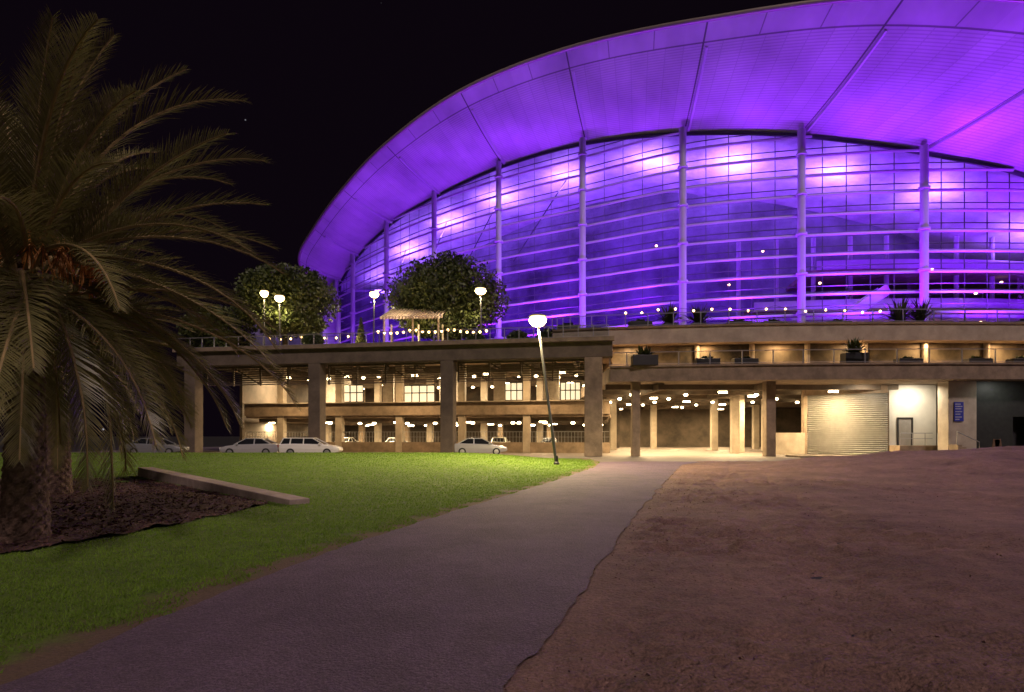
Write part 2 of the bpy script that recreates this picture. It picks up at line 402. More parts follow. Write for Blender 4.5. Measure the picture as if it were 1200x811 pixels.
l1=line(u,1.0,.006); l2=MN('LESS_THAN',MN('ABSOLUTE',MN('SUBTRACT',v,.84)),.006)
l3=MN('MULTIPLY',line(u,.3333,.004),ring)
l4=MN('MULTIPLY',line(v,.022,.004),MN('SUBTRACT',1.0,ring))
l5=MN('MULTIPLY',line(u,.125,.003),MN('SUBTRACT',1.0,ring))
lines=MN('MAXIMUM',MN('MAXIMUM',l1,MN('MULTIPLY',l2,.8)),MN('MULTIPLY',l3,.7))
fl_u=MN('FLOOR',MN('MULTIPLY',u,8)); wn=nt.nodes.new('ShaderNodeTexWhiteNoise'); wn.noise_dimensions='1D'; nt.links.new(fl_u,wn.inputs['W'])
tcn=nt.nodes.new('ShaderNodeTexCoord'); nz_=nt.nodes.new('ShaderNodeTexNoise'); nz_.inputs['Scale'].default_value=.18; nz_.inputs['Detail'].default_value=7
nt.links.new(tcn.outputs['Object'],nz_.inputs['Vector'])
val=MN('MULTIPLY_ADD',nz_.outputs['Fac'],.7,.12); val=MN('ADD',val,MN('MULTIPLY',wn.outputs['Value'],.06))
val=MN('MULTIPLY',val,MN('SUBTRACT',1.0,MN('MULTIPLY',lines,.75)))
val=MN('MULTIPLY',val,MN('SUBTRACT',1.0,MN('MULTIPLY',MN('MAXIMUM',l4,l5),.24)))
cc=nt.nodes.new('ShaderNodeCombineXYZ'); [nt.links.new(val,cc.inputs[i]) for i in range(3)]
nt.links.new(cc.outputs[0],b.inputs['Base Color'])
roof=M(); rows=[]
for i in range(len(gi)):
    w=inw(i); q=qi[i]+np.array((0,0,.35)); f=1 if i<60 else max(.1,1-(i-60)/50)
    e=np.array((.35,.94,0)); w2=w*f+e*(1-f)
    rows.append([tuple(q),tuple(gi[i]*.5+q*.5+w2*1.0+np.array((0,0,1.5+1.7*f))),tuple(gi[i]+w2*(4+14*f)+np.array((0,0,2+6*f))),tuple(gi[i]+w2*(8+22*f)+np.array((0,0,0)))])
roof_o=roof.sheet(rows).obj('roof',mat('roof_sheet',(.12,.12,.13),.5,metal=.5,var=.2),B,smooth=True)
so=soff.obj('soffit',sm_,roof_o,smooth=True)
ul=so.data.uv_layers.new(name='UVMap')
li=np.empty(len(so.data.loops),dtype=np.int32); so.data.loops.foreach_get('vertex_index',li); ul.data.foreach_set('uv',np.array(uvs,dtype=np.float32)[li].ravel())
for k in range(1,11):
    pts=[]
    for j in range(0,14):
        v=j/NV; i=k*10; p=gi[i]*(1-v)+qi[i]*v; pts.append((p[0]+.35,p[1],p[2]+SAG*math.sin(math.pi*v)-.05))
    M().tube(pts,.2,6).obj('rib',white,roof_o)
rim=M().tube([tuple(q+np.array((0,0,.12))) for q in qi],.24,10).obj('roof_edge',mat('roof_edge_metal',(.34,.28,.26),.4,metal=.3,var=.1),roof_o,smooth=True)
# glazing
gl=M(); rows=[[(p[0],p[1],10.6) for p in gi],[(p[0],p[1],p[2]) for p in gi]]
gwall=gl.sheet(rows).obj('glass_wall',glass,B)
def hrows(z,step,r,off,name,mt):
    hz=M()
    while z<34.6:
        run=[]
        for i,p in enumerate(gi):
            if p[2]>z: 
                w=inw(i); run.append((p[0]-w[0]*off,p[1]-w[1]*off,z))
            else:
                if len(run)>2: hz.tube(run,r,6)
                run=[]
        if len(run)>2: hz.tube(run,r,6)
        z+=step
    hz.obj(name,mt,gwall)['kind']='stuff'
hrows(11.6,1.95,.13,.45,'glazing_rail',steel); hrows(12.5,1.95,.05,.05,'transom',mullm); hrows(11.9,1.95,.04,.05,'transom',mullm)
mu=M()
for i in range(len(gi)):
    if i%2==0 and i%10:
        p=gi[i]; mu.box((p[0],p[1],(10.6+p[2])/2),(.05,.1,p[2]-10.6),0)
mu.obj('mullion',mullm,gwall)['kind']='stuff'
M().tube([(p[0]-inw(i)[0]*.1,p[1]-inw(i)[1]*.1,p[2]-.1) for i,p in enumerate(gi)],.2,8).obj('head_frame',mullm,gwall)
for k in range(1,11):
    p=gi[k*10]; w=inw(k*10); c=p-w*1.0
    m=M().tube([(c[0],c[1],10.4),(c[0],c[1],p[2]+.1)],.37 if k<6 else .34,18)
    zz=13.55
    while zz<p[2]-1:
        m.lathe((c[0],c[1],zz),[(.35,-.14),(.52,-.1),(.52,.1),(.35,.14)],16); m.beam((c[0],c[1],zz),(p[0]-w[0]*.3,p[1]-w[1]*.3,zz),.14,.14); zz+=3.9
    m.obj('column',white,B)
# interior
rows=[[],[]]; rw=[[],[]]
for i in range(len(gi)):
    w=inw(i); p=gi[i]; dpt=16
    rows[0].append(tuple(p+w*.2)); rows[1].append(tuple(p+w*dpt+np.array((0,0,-.5))))
    rw[0].append(tuple(p+w*dpt)); rw[1].append((p[0]+w[0]*dpt,p[1]+w[1]*dpt,9))
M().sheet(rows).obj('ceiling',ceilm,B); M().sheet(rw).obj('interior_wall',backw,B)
fb=[gi[i]+inw(i)*15.8 for i in range(len(gi))]
M().prism([(p[0],p[1]) for p in gi]+[(p[0],p[1]) for p in fb[::-1]],10.2,10.6).obj('floor',conc,B)
def slab(i0,i1,a,b_,z0,z1,name,mt):
    f=[gi[i]+inw(i)*a for i in range(i0,i1+1)]; bk=[gi[i]+inw(i)*b_ for i in range(i0,i1+1)]
    return M().prism([(p[0],p[1]) for p in f]+[(p[0],p[1]) for p in bk[::-1]],z0,z1).obj(name,mt,B)
slab(0,34,5,15.8,14.6,15.1,'mezzanine',conc); slab(0,27,8,15.8,19.6,20.1,'mezzanine',conc)
slab(0,36,.6,2.2,13.2,13.5,'walkway',white)
slab(0,33,4.9,5.0,15.1,16.1,'balustrade',steel); slab(0,26,7.9,8.0,20.1,21.1,'balustrade',steel)
for i in range(2,36,4):
    p=gi[i]+inw(i)*9; M().tube([(p[0],p[1],10.6),(p[0],p[1],24)],.25,10).obj('interior_column',white,B)
for i in range(54,94,10):
    a=gi[i]; w=inw(i); b2=gi[min(i+8,len(gi)-1)]
    M().tube([tuple(a+w*5+np.array((0,0,-1))),(b2[0]+w[0]*6,b2[1]+w[1]*6,a[2]-10)],.07,6).obj('roof_truss',mullm,B)
es=M(); 
for dy in(0,1.4):
    es.beam((31.0,60.6+dy,11.6),(38.2,60.6+dy,16.6),.15,1.0)
es.beam((31.0,61.3,11.2),(38.2,61.3,16.2),1.25,.5)
es.obj('escalator',mat('escalator_white',(.8,.8,.8),.4),B)
PUR=(.25,.012,1.0); LIL=(.4,.2,1.0); DEEP=(.16,.003,1.0)
for k,i in enumerate(range(5,110,10)):
    p=gi[i]; w=inw(i)
    sc=[.6,1.0,1.4,1.9,1.8,1.3,1.3,1.3,1.2,1.0,.8][k]
    light('AREA','uplight',tuple(p+w*6+np.array((0,0,-2.9))),850*sc,LIL,2.2,target=tuple(p+w*7.0),parent=B)
    if k%2==0: light('AREA','wall_washer',(p[0]+w[0]*5,p[1]+w[1]*5,12.3),900*sc,DEEP,2.5,target=(p[0]+w[0]*15,p[1]+w[1]*15,26),parent=B)
    q=gi[i]*.55+qi[i]*.45
    so_=[1.7,1.9,1.2,.75,.8,1.1,.85,.5,.3,.2,.1][k]
    light('AREA','facade_uplight',(p[0]-w[0]*3.6,p[1]-w[1]*3.6,12.0),3500*so_,PUR,2,target=(q[0],q[1],q[2]),parent=B)
for i,dz,dp in((12,6,4),(22,6,5),(26,8,7),(35,9,10),(15,9,6),(31,13,11),(18,4.0,8),(8,4.0,8),(28,4.0,8),(24,3.9,6),(14,3.9,6),(45,14,8),(5,8.6,9),(13,8.8,10)):
    p=gi[i]; w=inw(i); M().lathe((p[0]+w[0]*dp,p[1]+w[1]*dp,10.4+dz),[(.1,-.1),(.16,0),(.1,.1)],8).obj('ceiling_light',downm,B)
for i in(12,22): 
    p=gi[i]; w=inw(i); light('AREA','ceiling_lamp',(p[0]+w[0]*7,p[1]+w[1]*7,14.4),420,(1,.6,.4),.6,.6,target=(p[0]+w[0]*7,p[1]+w[1]*7,0),parent=B)
M().box((-31.2,101.0,17.6),(2.0,2.0,17.4),.5).obj('end_wall',white,B,bevel=.05)
M().box((-28.2,97.2,16.2),(.5,.5,14.0),.5).obj('end_column',white,B)

# ------------- terraces right side
FL=[(7.75,47.2),(20,45.6),(34,45),(50,46),(66,50)]; FU=[(3.5,51.6),(8,50.4),(20,48.6),(34,48),(50,49),(66,53)]
fl_=[tuple(p) for p in cat(FL,6)]; fu=[tuple(p) for p in cat(FU,6)]
M().prism(fl_+[(66,90),(7.75,90)],5.9,7.0).obj('balcony_slab',conc,B)
gp=[(p[0],p[1]) for p in gi[:62]]
M().prism(fu+gp,9.3,10.62).obj('terrace_slab',concp,B)
M().prism([(p[0],p[1]-.12) for p in fu]+[(p[0],p[1]+.25) for p in fu[::-1]],10.62,10.78).obj('terrace_coping',conc,B)
M().prism([(p[0],p[1]-.12) for p in fl_]+[(p[0],p[1]+.25) for p in fl_[::-1]],7.0,7.14).obj('balcony_coping',conc,B)
bw=[(p[0],p[1]+4.4) for p in fl_]
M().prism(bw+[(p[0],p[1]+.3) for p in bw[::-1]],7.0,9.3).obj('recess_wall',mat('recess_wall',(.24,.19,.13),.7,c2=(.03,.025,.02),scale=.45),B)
for k in range(0,len(fu),2):
    p=fu[k]; 
    if p[0]>8: M().tube([(p[0],p[1]+1.2,7),(p[0],p[1]+1.2,9.3)],.22,10).obj('balcony_column',concp,B)
def rail(pts,z,h,parent,step=2,nm='railing'):
    a=M(); g_=M()
    for k in range(len(pts)-1):
        p=Vector((*pts[k][:2],0)); q=Vector((*pts[k+1][:2],0)); L_=(q-p).length; nn=max(1,round(L_/step))
        for j in range(nn): 
            c=p.lerp(q,j/nn); a.box((c.x,c.y,z+h/2),(.07,.07,h))
        a.beam((p.x,p.y,z+h),(q.x,q.y,z+h),.09,.06); a.beam((p.x,p.y,z+.12),(q.x,q.y,z+.12),.04,.04)
        g_.sheet([[(p.x,p.y,z+.18),(q.x,q.y,z+.18)],[(p.x,p.y,z+h-.08),(q.x,q.y,z+h-.08)]])
    o=a.obj(nm,galv,parent); g_.obj('glass_panel',railglass,o)
rail([(p[0],p[1]+.15) for p in fl_],7.14,1.05,B); rail([(p[0],p[1]+.15) for p in fu],10.78,1.05,B)
for x in range(10,60,6):
    yb=np.interp(x,[p[0] for p in bw],[p[1] for p in bw])
    light('AREA','balcony_light',(x,yb-1.2,9.2),280,(1,.6,.28),.3,1.2,target=(x,yb-1.2,0),parent=B)
def colm(x,y,w,d,h,mt,nm='column',z0=-.01): return M().box((x,y,z0+(h-z0)/2),(w,d,h-z0)).obj(nm,mt,B,bevel=.03)
colm(9.9,47.9,.62,.7,5.9,conc); colm(20.4,47.4,.75,.8,5.9,conc)
for x,y in((20.9,56),(22.3,58.5),(23.0,68),(11.5,68),(13,84),(28,66),(31,76),(18,76)): colm(x,y,.7,.7,5.9,concp)
M().box((35,47.0,2.94),(2.2,1.2,5.88)).obj('pier',concp,B,bevel=.04)
M().box((33.3,50.0,2.94),(4.2,.3,5.88)).obj('wall',mat('white_render',(.66,.63,.56),.8,var=.15,scale=.8,bump=.2),B)
dr_=M().box((32.75,49.82,1.95),(1.05,.08,2.2)).obj('door',mat('door_grey',(.3,.28,.26),.5,var=.2),B,bevel=.02)
m=M(); 
for a_,c_ in(((32.75,49.8,3.1),(1.3,.14,.12)),((32.15,49.8,1.95),(.12,.14,2.3)),((33.35,49.8,1.95),(.12,.14,2.3))): m.box(a_,c_)
m.obj('door_frame',darkm,dr_)
M().box((33.0,49.0,.42),(3.4,1.6,.84)).obj('landing',conc,B)
m=M()
for k in range(5): m.box((34.1+k*.32,46.1,(.95-.17*k)/2),(.32,1.3,.95-.17*k))
m.obj('steps',conc,B)
m=M()
for x in(31.4,32.4,33.4,34.4): m.tube([(x,48.3,.84),(x,48.3,1.84)],.03,6)
m.tube([(31.4,48.3,1.84),(34.0,48.3,1.84)],.035,6); m.tube([(31.4,48.3,1.4),(34.0,48.3,1.4)],.025,6)
m.obj('railing',galv,B)
M().tube([(33.9,45.5,.95),(33.9,45.5,1.95),(35.6,45.5,1.15),(35.6,45.5,.15)],.035,6).obj('handrail',galv,B)
a=Vector((31.2,49.6,0)); b=Vector((26.2,53.2,0)); 
M().beam((a.x,a.y,5.55),(b.x,b.y,5.55),.3,.7).obj('lintel',conc,B)
sh=M(); nr=30
for k in range(nr):
    z0=5.2*k/nr; z1=z0+5.2/nr
    sh.sheet([[(a.x,a.y,z0),(b.x,b.y,z0)],[(a.x-.05,a.y-.08,(z0+z1)/2),(b.x-.05,b.y-.08,(z0+z1)/2)],[(a.x,a.y,z1),(b.x,b.y,z1)]])
sh.obj('roller_shutter',shutm,B)
colm(26.1,53.3,.4,.4,5.9,conc)
M().beam((22.2,52.2,.95),(26.0,53.2,.95),.25,1.9).obj('ramp_wall',concp,B)
M().beam((31.3,49.9,2.9),(44,60,2.9),.3,5.8).obj('wall',conc,B)
M().box((26,89.5,2.9),(37,.3,5.8)).obj('wall',concb,B)
M().beam((44,60,2.9),(44,90,2.9),.3,5.8).obj('wall',conc,B)
cladm=mat('dark_grey_cladding',(.035,.037,.034),.5,metal=.3,var=.3)
M().box((37.75,46.9,2.94),(2.9,.3,5.88)).obj('wall_cladding',cladm,B)
M().box((43.9,46.9,2.94),(5.9,.3,5.88)).obj('wall_cladding',cladm,B)
M().box((40.07,46.9,4.5),(1.72,.28,2.76)).obj('wall_cladding',cladm,B)
M().box((50,48.2,2.9),(28,.3,5.7)).obj('wall',darkm,B)
for y in range(50,88,6): M().box((20,y,5.68),(24.4,.5,.42)).obj('ceiling_beam',concd,B)
for x in(12,20.4): M().box((x,68,5.6),(.5,40,.5)).obj('ceiling_beam',concd,B)
WARM=(1,.7,.36)
def fix(x,y,z,e,rz=0,col=WARM,P=None):
    M().box((x,y,z+.1),(.7,.25,.14),rz).obj('ceiling_light',tubem,P)
    light('AREA','ceiling_light_lamp',(x,y,z),e,col,.6,.2,target=(x,y,z-5),parent=P)
for x,y in((11,53),(18,51.0),(22.5,56),(14,59.0),(27,50.2),(19,65),(14,71),(25,71),(21,77),(15,83),(29,83)): fix(x,y,5.25,1500,0,WARM,B)
for y in(56,62,68,74,80):
    for x in(11,16,22.5,27,32): M().lathe((x,y-1,5.4),[(.12,-.1),(.2,.0),(.12,.1)],10).obj('ceiling_light',tubem,B)
light('AREA','wall_light',(33,48.2,5.7),250,(1,.88,.68),.8,.3,target=(33,49.2,0),parent=B)
light('AREA','wall_light',(29,48.6,5.75),150,(1,.85,.65),.8,.3,target=(29,50.2,0),parent=B)
light('AREA','wall_light',(38,45.2,5.75),60,(.9,.9,.8),.8,.3,target=(38,46,0),parent=B)
sg=M().box((34.65,46.33,3.5),(.72,.06,1.5)).obj('wall_sign',mat('blue_sign',(.03,.04,.3),.4),None); tag(sg,'tall blue directional sign with white lettering on concrete pier','sign')
m=M()
for k,(z,w) in enumerate(((4.08,.42),(3.9,.54),(3.72,.46),(3.5,.5),(3.3,.38),(3.08,.46),(2.9,.3))):
    x=34.65-.28
    while x<34.65-.28+w:
        ww=random.uniform(.035,.07); m.box((x+ww/2,46.295,z),(ww,.01,.08)); x+=ww+.03
m.obj('lettering',white,sg)['kind']='stuff'
struct(M().prism([(21.5,44.6),(60,45.2),(60,47.8),(34,46.6),(21.5,47)],-.01,.12).obj('pavement',conc,None,bevel=.02))

# ---------------------------------------------------------------- CAR PARK (left), rotated frame
ax=Vector((-.985,.173,0)); an=Vector((.173,.985,0)); OB=Vector((7.6,47,0)); RZ=math.atan2(ax.y,ax.x)+math.pi
def PL(s,t,z=0): p=OB+ax*s+an*t; return (p.x,p.y,z)
C=thing('car_park','two-level concrete car park with slatted screens and a planted roof deck','car park',PL(19,0))
def pbox(m,s,t,z0,z1,ls,lt): c=PL(s,t,(z0+z1)/2); m.box(c,(ls,lt,z1-z0),RZ); return m
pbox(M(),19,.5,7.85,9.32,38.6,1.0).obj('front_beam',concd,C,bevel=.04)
pbox(M(),19,-.08,9.1,9.42,38.9,.5).obj('coping',conc,C)
pbox(M(),.2,7,7.85,9.3,.9,12).obj('side_beam',conc,C)
dk=[PL(-.2,1)[:2],PL(38.5,1)[:2],PL(42,40)[:2],(-36,104),(-29,103)]+[(gi[i][0],gi[i][1]) for i in range(100,50,-5)]+[(7.75,67),(7.75,50)]
M().prism(dk,8.85,9.3).obj('roof_deck',conc,C)
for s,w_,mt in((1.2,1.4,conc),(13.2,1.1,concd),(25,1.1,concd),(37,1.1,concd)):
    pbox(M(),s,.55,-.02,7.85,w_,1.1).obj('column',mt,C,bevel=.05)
for s in(2,8,14.5,21,27.5,34):
    for t in(10,20,30): pbox(M(),s,t,-.02,8.85,.7,.7).obj('column',concp if t<25 else conc,C,bevel=.03)
scr=mat('screen_brown',(.13,.095,.065),.6,var=.3)
for s0,s1 in((1.9,12.6),(13.8,24.4),(25.6,36.4)):
    m=M()
    for k in range(9): 
        z=6.2+k*.19; pbox(m,(s0+s1)/2,1.4,z,z+.08,s1-s0,.1)
    pbox(m,(s0+s1)/2,1.5,7.8,7.9,s1-s0,.2)
    nn=4
    for j in range(nn+1):
        s=s0+(s1-s0)*j/nn; pbox(m,s,1.55,6.15,7.85,.14,.14)
        if j<nn:
            sn=s0+(s1-s0)*(j+1)/nn; m.beam(PL(s,1.62,6.2),PL(sn,1.62,7.8),.1,.1)
    m.obj('slatted_screen',scr,C)
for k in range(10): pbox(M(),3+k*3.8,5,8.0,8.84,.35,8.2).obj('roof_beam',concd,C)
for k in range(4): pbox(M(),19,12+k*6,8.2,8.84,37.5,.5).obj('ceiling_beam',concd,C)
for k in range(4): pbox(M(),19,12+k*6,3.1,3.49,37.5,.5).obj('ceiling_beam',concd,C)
pbox(M(),19,9.6,3.7,4.95,38,.25).obj('parapet',conc,C)
pbox(M(),19,9.35,4.95,5.02,38,.5).obj('parapet_cap',concp,C)
pbox(M(),19,22.5,3.5,3.75,38,25.4).obj('upper_floor',conc,C)
pbox(M(),19,9.8,-.02,1.0,38,.25).obj('low_wall',conc,C)
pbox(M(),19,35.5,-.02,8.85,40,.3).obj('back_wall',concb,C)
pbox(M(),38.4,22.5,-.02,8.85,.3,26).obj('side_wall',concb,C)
ptm=mat('partition',(.45,.4,.33),.8,var=.3)
for s,w,t in((6,1.6,14),(11.2,1.2,12.5),(17.5,2.2,16),(23,1.2,12),(31,3,17)): pbox(M(),s,t,3.75,8.8,w,.3).obj('partition',ptm,C)
for s0,s1,t in((8.2,10.6,12.4),(18.6,22.0,14),(26,29,12.4),(3,5,13)):
    wo=pbox(M(),(s0+s1)/2,t+.12,5.3,7.0,s1-s0,.06).obj('office_window',winm,C)
    m=M()
    for k in range(5): pbox(m,s0+(s1-s0)*k/4,t,5.2,7.1,.09,.09)
    for z in(5.2,6.2,7.05): pbox(m,(s0+s1)/2,t,z,z+.1,s1-s0,.09)
    m.obj('window_frame',darkm,wo)
m=M()
for k in range(120): pbox(m,.5+k*.316,9.85,1.0,2.0,.03,.03)
pbox(m,19,9.85,2.0,2.05,38,.05); pbox(m,19,9.85,1.5,1.53,38,.03)
m.obj('fence',galv,C)
for s in(5,13,21,29,36):
    for t,e1,e2 in((14.5,1500,1500),(26,1000,1000)):
        q=PL(s,t); fix(q[0],q[1],8.1,e1,RZ,(1,.76,.45),C); q=PL(s+2,t); fix(q[0],q[1],3.0,e2,RZ,(1,.72,.38),C)
for s in(1.5,4,7,9,11,15,17,19,23,25,27,31,33):
    for t in(15,28):
        p=PL(s+random.uniform(-1,1),t+random.uniform(-1,1)); M().lathe((p[0],p[1],8.0),[(.15,-.1),(.22,.0),(.15,.1)],10).obj('ceiling_light',tubem,C)
        p=PL(s+random.uniform(-1,1),t+random.uniform(-1,1)); M().lathe((p[0],p[1],3.0),[(.15,-.1),(.22,.0),(.15,.1)],10).obj('ceiling_light',tubem,C)
for s in(7,19,31): light('AREA','screen_light',PL(s,6,7.75),800,(1,.66,.33),.8,.2,target=PL(s,6,0),parent=C)
rail([PL(k*2.4,.35) for k in range(17)],9.42,1.0,C,step=1.2)

# ---------------------------------------------------------------- cars
def car(label,loc,rz,paint,kind='sedan'):
    T=thing('parked_car',label,'car',(0,0,0),'cars parked beside the car park')
    if kind=='wagon': st=[(-2.35,.5,.78,.80),(-2.3,.32,.98,.86),(-1.2,.22,1.0,.9),(0,.2,.98,.9),(1.0,.2,.95,.9),(1.9,.26,.82,.87),(2.25,.34,.7,.8),(2.36,.42,.58,.7)]
    else: st=[(-2.35,.45,.7,.76),(-2.28,.32,.95,.84),(-1.6,.24,1.0,.89),(0,.2,.95,.9),(1.0,.2,.92,.9),(1.8,.26,.8,.87),(2.2,.34,.68,.8),(2.34,.42,.56,.7)]
    m=M(); rings=[]
    for x,zb,zt,hw in st:
        zm=(zb+zt)/2
        rings.append([(x,-hw*.93,zb),(x,-hw,zm),(x,-hw*.98,zt-.06),(x,-hw*.86,zt),(x,hw*.86,zt),(x,hw*.98,zt-.06),(x,hw,zm),(x,hw*.93,zb)])
    for r in rings: m.v+=r
    for a in range(len(rings)-1):
        for j in range(8): m.f.append((a*8+j,(a+1)*8+j,(a+1)*8+(j+1)%8,a*8+(j+1)%8))
    m.f.append(tuple(range(8))); k=(len(rings)-1)*8; m.f.append(tuple(range(k,k+8))[::-1])
    m.obj('body',paint,T,smooth=False,bevel=.03)
    if kind=='wagon': bx0,bx1,tx0,tx1,zr=-2.28,1.15,-2.05,.25,1.45
    else: bx0,bx1,tx0,tx1,zr=-1.85,1.15,-1.0,.25,1.42
    g_=M()
    vb=[(bx0,-.77,.93),(bx1,-.77,.92),(bx1,.77,.92),(bx0,.77,.93)]; vt=[(tx0,-.6,zr-.04),(tx1,-.6,zr-.04),(tx1,.6,zr-.04),(tx0,.6,zr-.04)]
    g_.v=vb+vt; g_.f=[(0,1,5,4),(1,2,6,5),(2,3,7,6),(3,0,4,7),(4,5,6,7)]
    g_.obj('window',carglass,T)
    M().prism([(tx0-.04,-.58),(tx0+.1,-.64),(tx1-.1,-.64),(tx1+.05,-.56),(tx1+.05,.56),(tx1-.1,.64),(tx0+.1,.64),(tx0-.04,.58)],zr-.05,zr+.02).obj('roof',paint,T,bevel=.02)
    for sy in(-1,1):
        M().beam((bx0,sy*.77,.93),(tx0,sy*.605,zr-.02),.07,.07).obj('pillar',paint,T); M().beam((bx1,sy*.77,.92),(tx1,sy*.605,zr-.02),.06,.06).obj('pillar',paint,T)
        M().beam((-.45,sy*.785,.93),(-.45,sy*.615,zr-.02),.07,.06).obj('pillar',paint,T)
        if kind=='wagon': M().beam((-1.5,sy*.785,.93),(-1.45,sy*.615,zr-.02),.09,.06).obj('pillar',paint,T)
        M().box((.85,sy*.95,.98),(.14,.16,.12)).obj('mirror',paint,T)
        if kind=='wagon': M().beam((-1.8,sy*.52,zr+.08),(0,sy*.52,zr+.08),.04,.04).obj('roof_rail',darkm,T)
    for x in(-1.42,1.42):
        for sy in(-1,1):
            ty=M().tube([(x,sy*.72,.31),(x,sy*.925,.31)],.315,20).obj('wheel',tyrem,T)
            r_=M().lathe((0,0,0),[(.2,-.01),(.19,.01),(.05,.02)],14).obj('rim',rimm,ty)
            r_.location=(x,sy*.93,.31); r_.rotation_euler=(-sy*math.pi/2,0,0)
    for sy in(-1,1):
        M().box((2.24,sy*.6,.62),(.12,.32,.13)).obj('headlight',lensm,T,bevel=.02)
        M().box((-2.31,sy*.66,.78),(.08,.24,.2)).obj('tail_light',redm,T,bevel=.02)
    T.location=loc; T.rotation_euler=(0,0,rz); return T
wp=mat('white_car_paint',(.75,.74,.7),.25,var=.04,spec=.6); sp_=mat('silver_car_paint',(.5,.5,.5),.25,metal=.3,var=.05)
dp_=mat('grey_car_paint',(.25,.26,.27),.25,metal=.3,var=.05)
car('white station wagon with roof rails parked beside the car park',(-16.2,48.3,0),math.pi*.02,wp,'wagon')
car('silver sedan parked behind the lawn near the car park',(-21.3,48.9,0),math.pi*1.02,sp_)
car('silver sedan parked between the concrete columns',(-2.75,50.6,0),math.pi*.01,sp_)
car('dark grey sedan parked behind the palm tree',(-30,50.5,0),.05,dp_)
for k,(s,t,kd,pp) in enumerate(((6.5,16.5,'sedan',dp_),(12,17,'wagon',wp),(24,17,'sedan',sp_),(30,17,'sedan',wp))):
    p=PL(s,t,0); car(['dark grey sedan','white station wagon','silver sedan','white sedan'][k]+' parked inside the lit lower car park level',(p[0],p[1],0),1.5,pp,kd)

# ---------------------------------------------------------------- lamps
polem=mat('lamp_pole',(.1,.1,.1),.5,var=.2)
def lamp(base,H,lean,label,e,hs=1.0,group='street lamps with glowing disc heads'):
    x,y,z=base; T=thing('street_lamp',label,'street lamp',base,group)
    top=(x+lean,y,z+H)
    M().lathe((x,y,z),[(.16*hs,-.05),(.16*hs,.12),(.1*hs,.2),(.08*hs,.5)],12).obj('base',darkm,T)
    M().tube([base,top],[.085*hs,.06*hs],10).obj('pole',polem,T)
    M().lathe(top,[(.08,.36),(.3*hs,.33),(.5*hs,.24),(.46*hs,.2)],20).obj('lamp_shade',darkm,T)
    M().lathe(top,[(.1,-.34),(.3*hs,-.26),(.45*hs,-.08),(.47*hs,.06),(.4*hs,.16),(.1,.2)],20).obj('bulb',lampm,T,smooth=True)
    light('SPOT','lamp_light',(top[0],top[1],top[2]-.5),e,(1,.78,.4),.25,parent=T,spot=170)
lamp((2.37,31.8,.05),7.7,-1.0,'tall slim street lamp with bright disc head beside the path',17000)
lamp((-2.85,56,9.3),5.9,-.1,'tall terrace lamp with bright head on the roof deck',3000,1.1)
lamp((-14.4,62,9.3),7.0,.1,'tall terrace lamp with bright head on the roof deck',2600,1.0)
lamp((-21.2,54.6,9.3),4.9,-.05,'tall terrace lamp with bright head beside a round tree',1700,.9)
lamp((-22.4,54.0,9.3),5.2,0,'tall terrace lamp with bright head beside a round tree',1200,.75)

# ---------------------------------------------------------------- deck trees
leafm=mat('leaf',(.1,.13,.03),.55,c2=(.03,.042,.013),scale=.9)
barkm=mat('bark',(.1,.075,.055),.9,var=.4,scale=8)
def tree(base,c,rad,n,label,leaf=.2,seed=1):
    rnd=random.Random(seed); r=np.random.default_rng(seed); T=thing('tree',label,'tree',base)
    m=M(); bx,by,bz=base; fork=(bx,by,bz+(c[2]-bz)*.45)
    m.tube([base,fork],[.32,.24],10); cl=[]
    for i in range(80):
        v=r.normal(size=3); v/=np.linalg.norm(v); q=rnd.uniform(.3,.95)
        cl.append(np.array(c)+v*np.array(rad)*q)
    for i in range(9):
        e=cl[i]; m.tube([fork,tuple((np.array(fork)+e)/2+np.array((0,0,.5))),tuple(e)],[.15,.08,.03],6)
    m.obj('trunk',barkm,T)
    P=[]
    for q in cl:
        k=n//80; s=rnd.uniform(.15,.28)*np.array(rad).mean(); P.append(q+r.normal(size=(k,3))*s*.75)
    P=np.concatenate(P); rr=(((P-np.array(c))/np.array(rad))**2).sum(1)
    P=P[(rr<1.1)]
    V,F=scatter(P,leaf,leaf*.6,1.0); npobj('crown',V,F,leafm,parent=T)
tree((-6.8,62,9.3),(-6.8,62,16.0),(6.5,5,4.3),38000,'large round clipped tree on the roof deck beside lamps',.2,1)
tree((-22.6,59.5,9.3),(-22.6,59.5,15.0),(5.2,4.5,3.5),30000,'wide round dark tree on the roof deck edge',.2,2)
tree((-30.5,62,9.3),(-30.5,62,12.6),(3.4,4,2.4),9000,'round dark tree on the roof deck behind the palm',.2,3)
def topiary(base,h,label):
    T=thing('potted_conifer',label,'plant',base); M().lathe(base,[(.3,0),(.4,.5),(.36,.5)],12).obj('pot',darkm,T)
    P=[]
    for i in range(2200):
        z=random.random()**1.3; r=.55*(1-z)*math.sqrt(random.random())+.03; a=random.random()*6.28; P.append((base[0]+r*math.cos(a),base[1]+r*math.sin(a),base[2]+.5+z*(h-.5)))
    V,F=scatter(P,.09,.05,1); npobj('foliage',V,F,leafm,parent=T)
topiary((-13.9,55,9.3),3.2,'slim conical conifer in a pot on the roof deck')
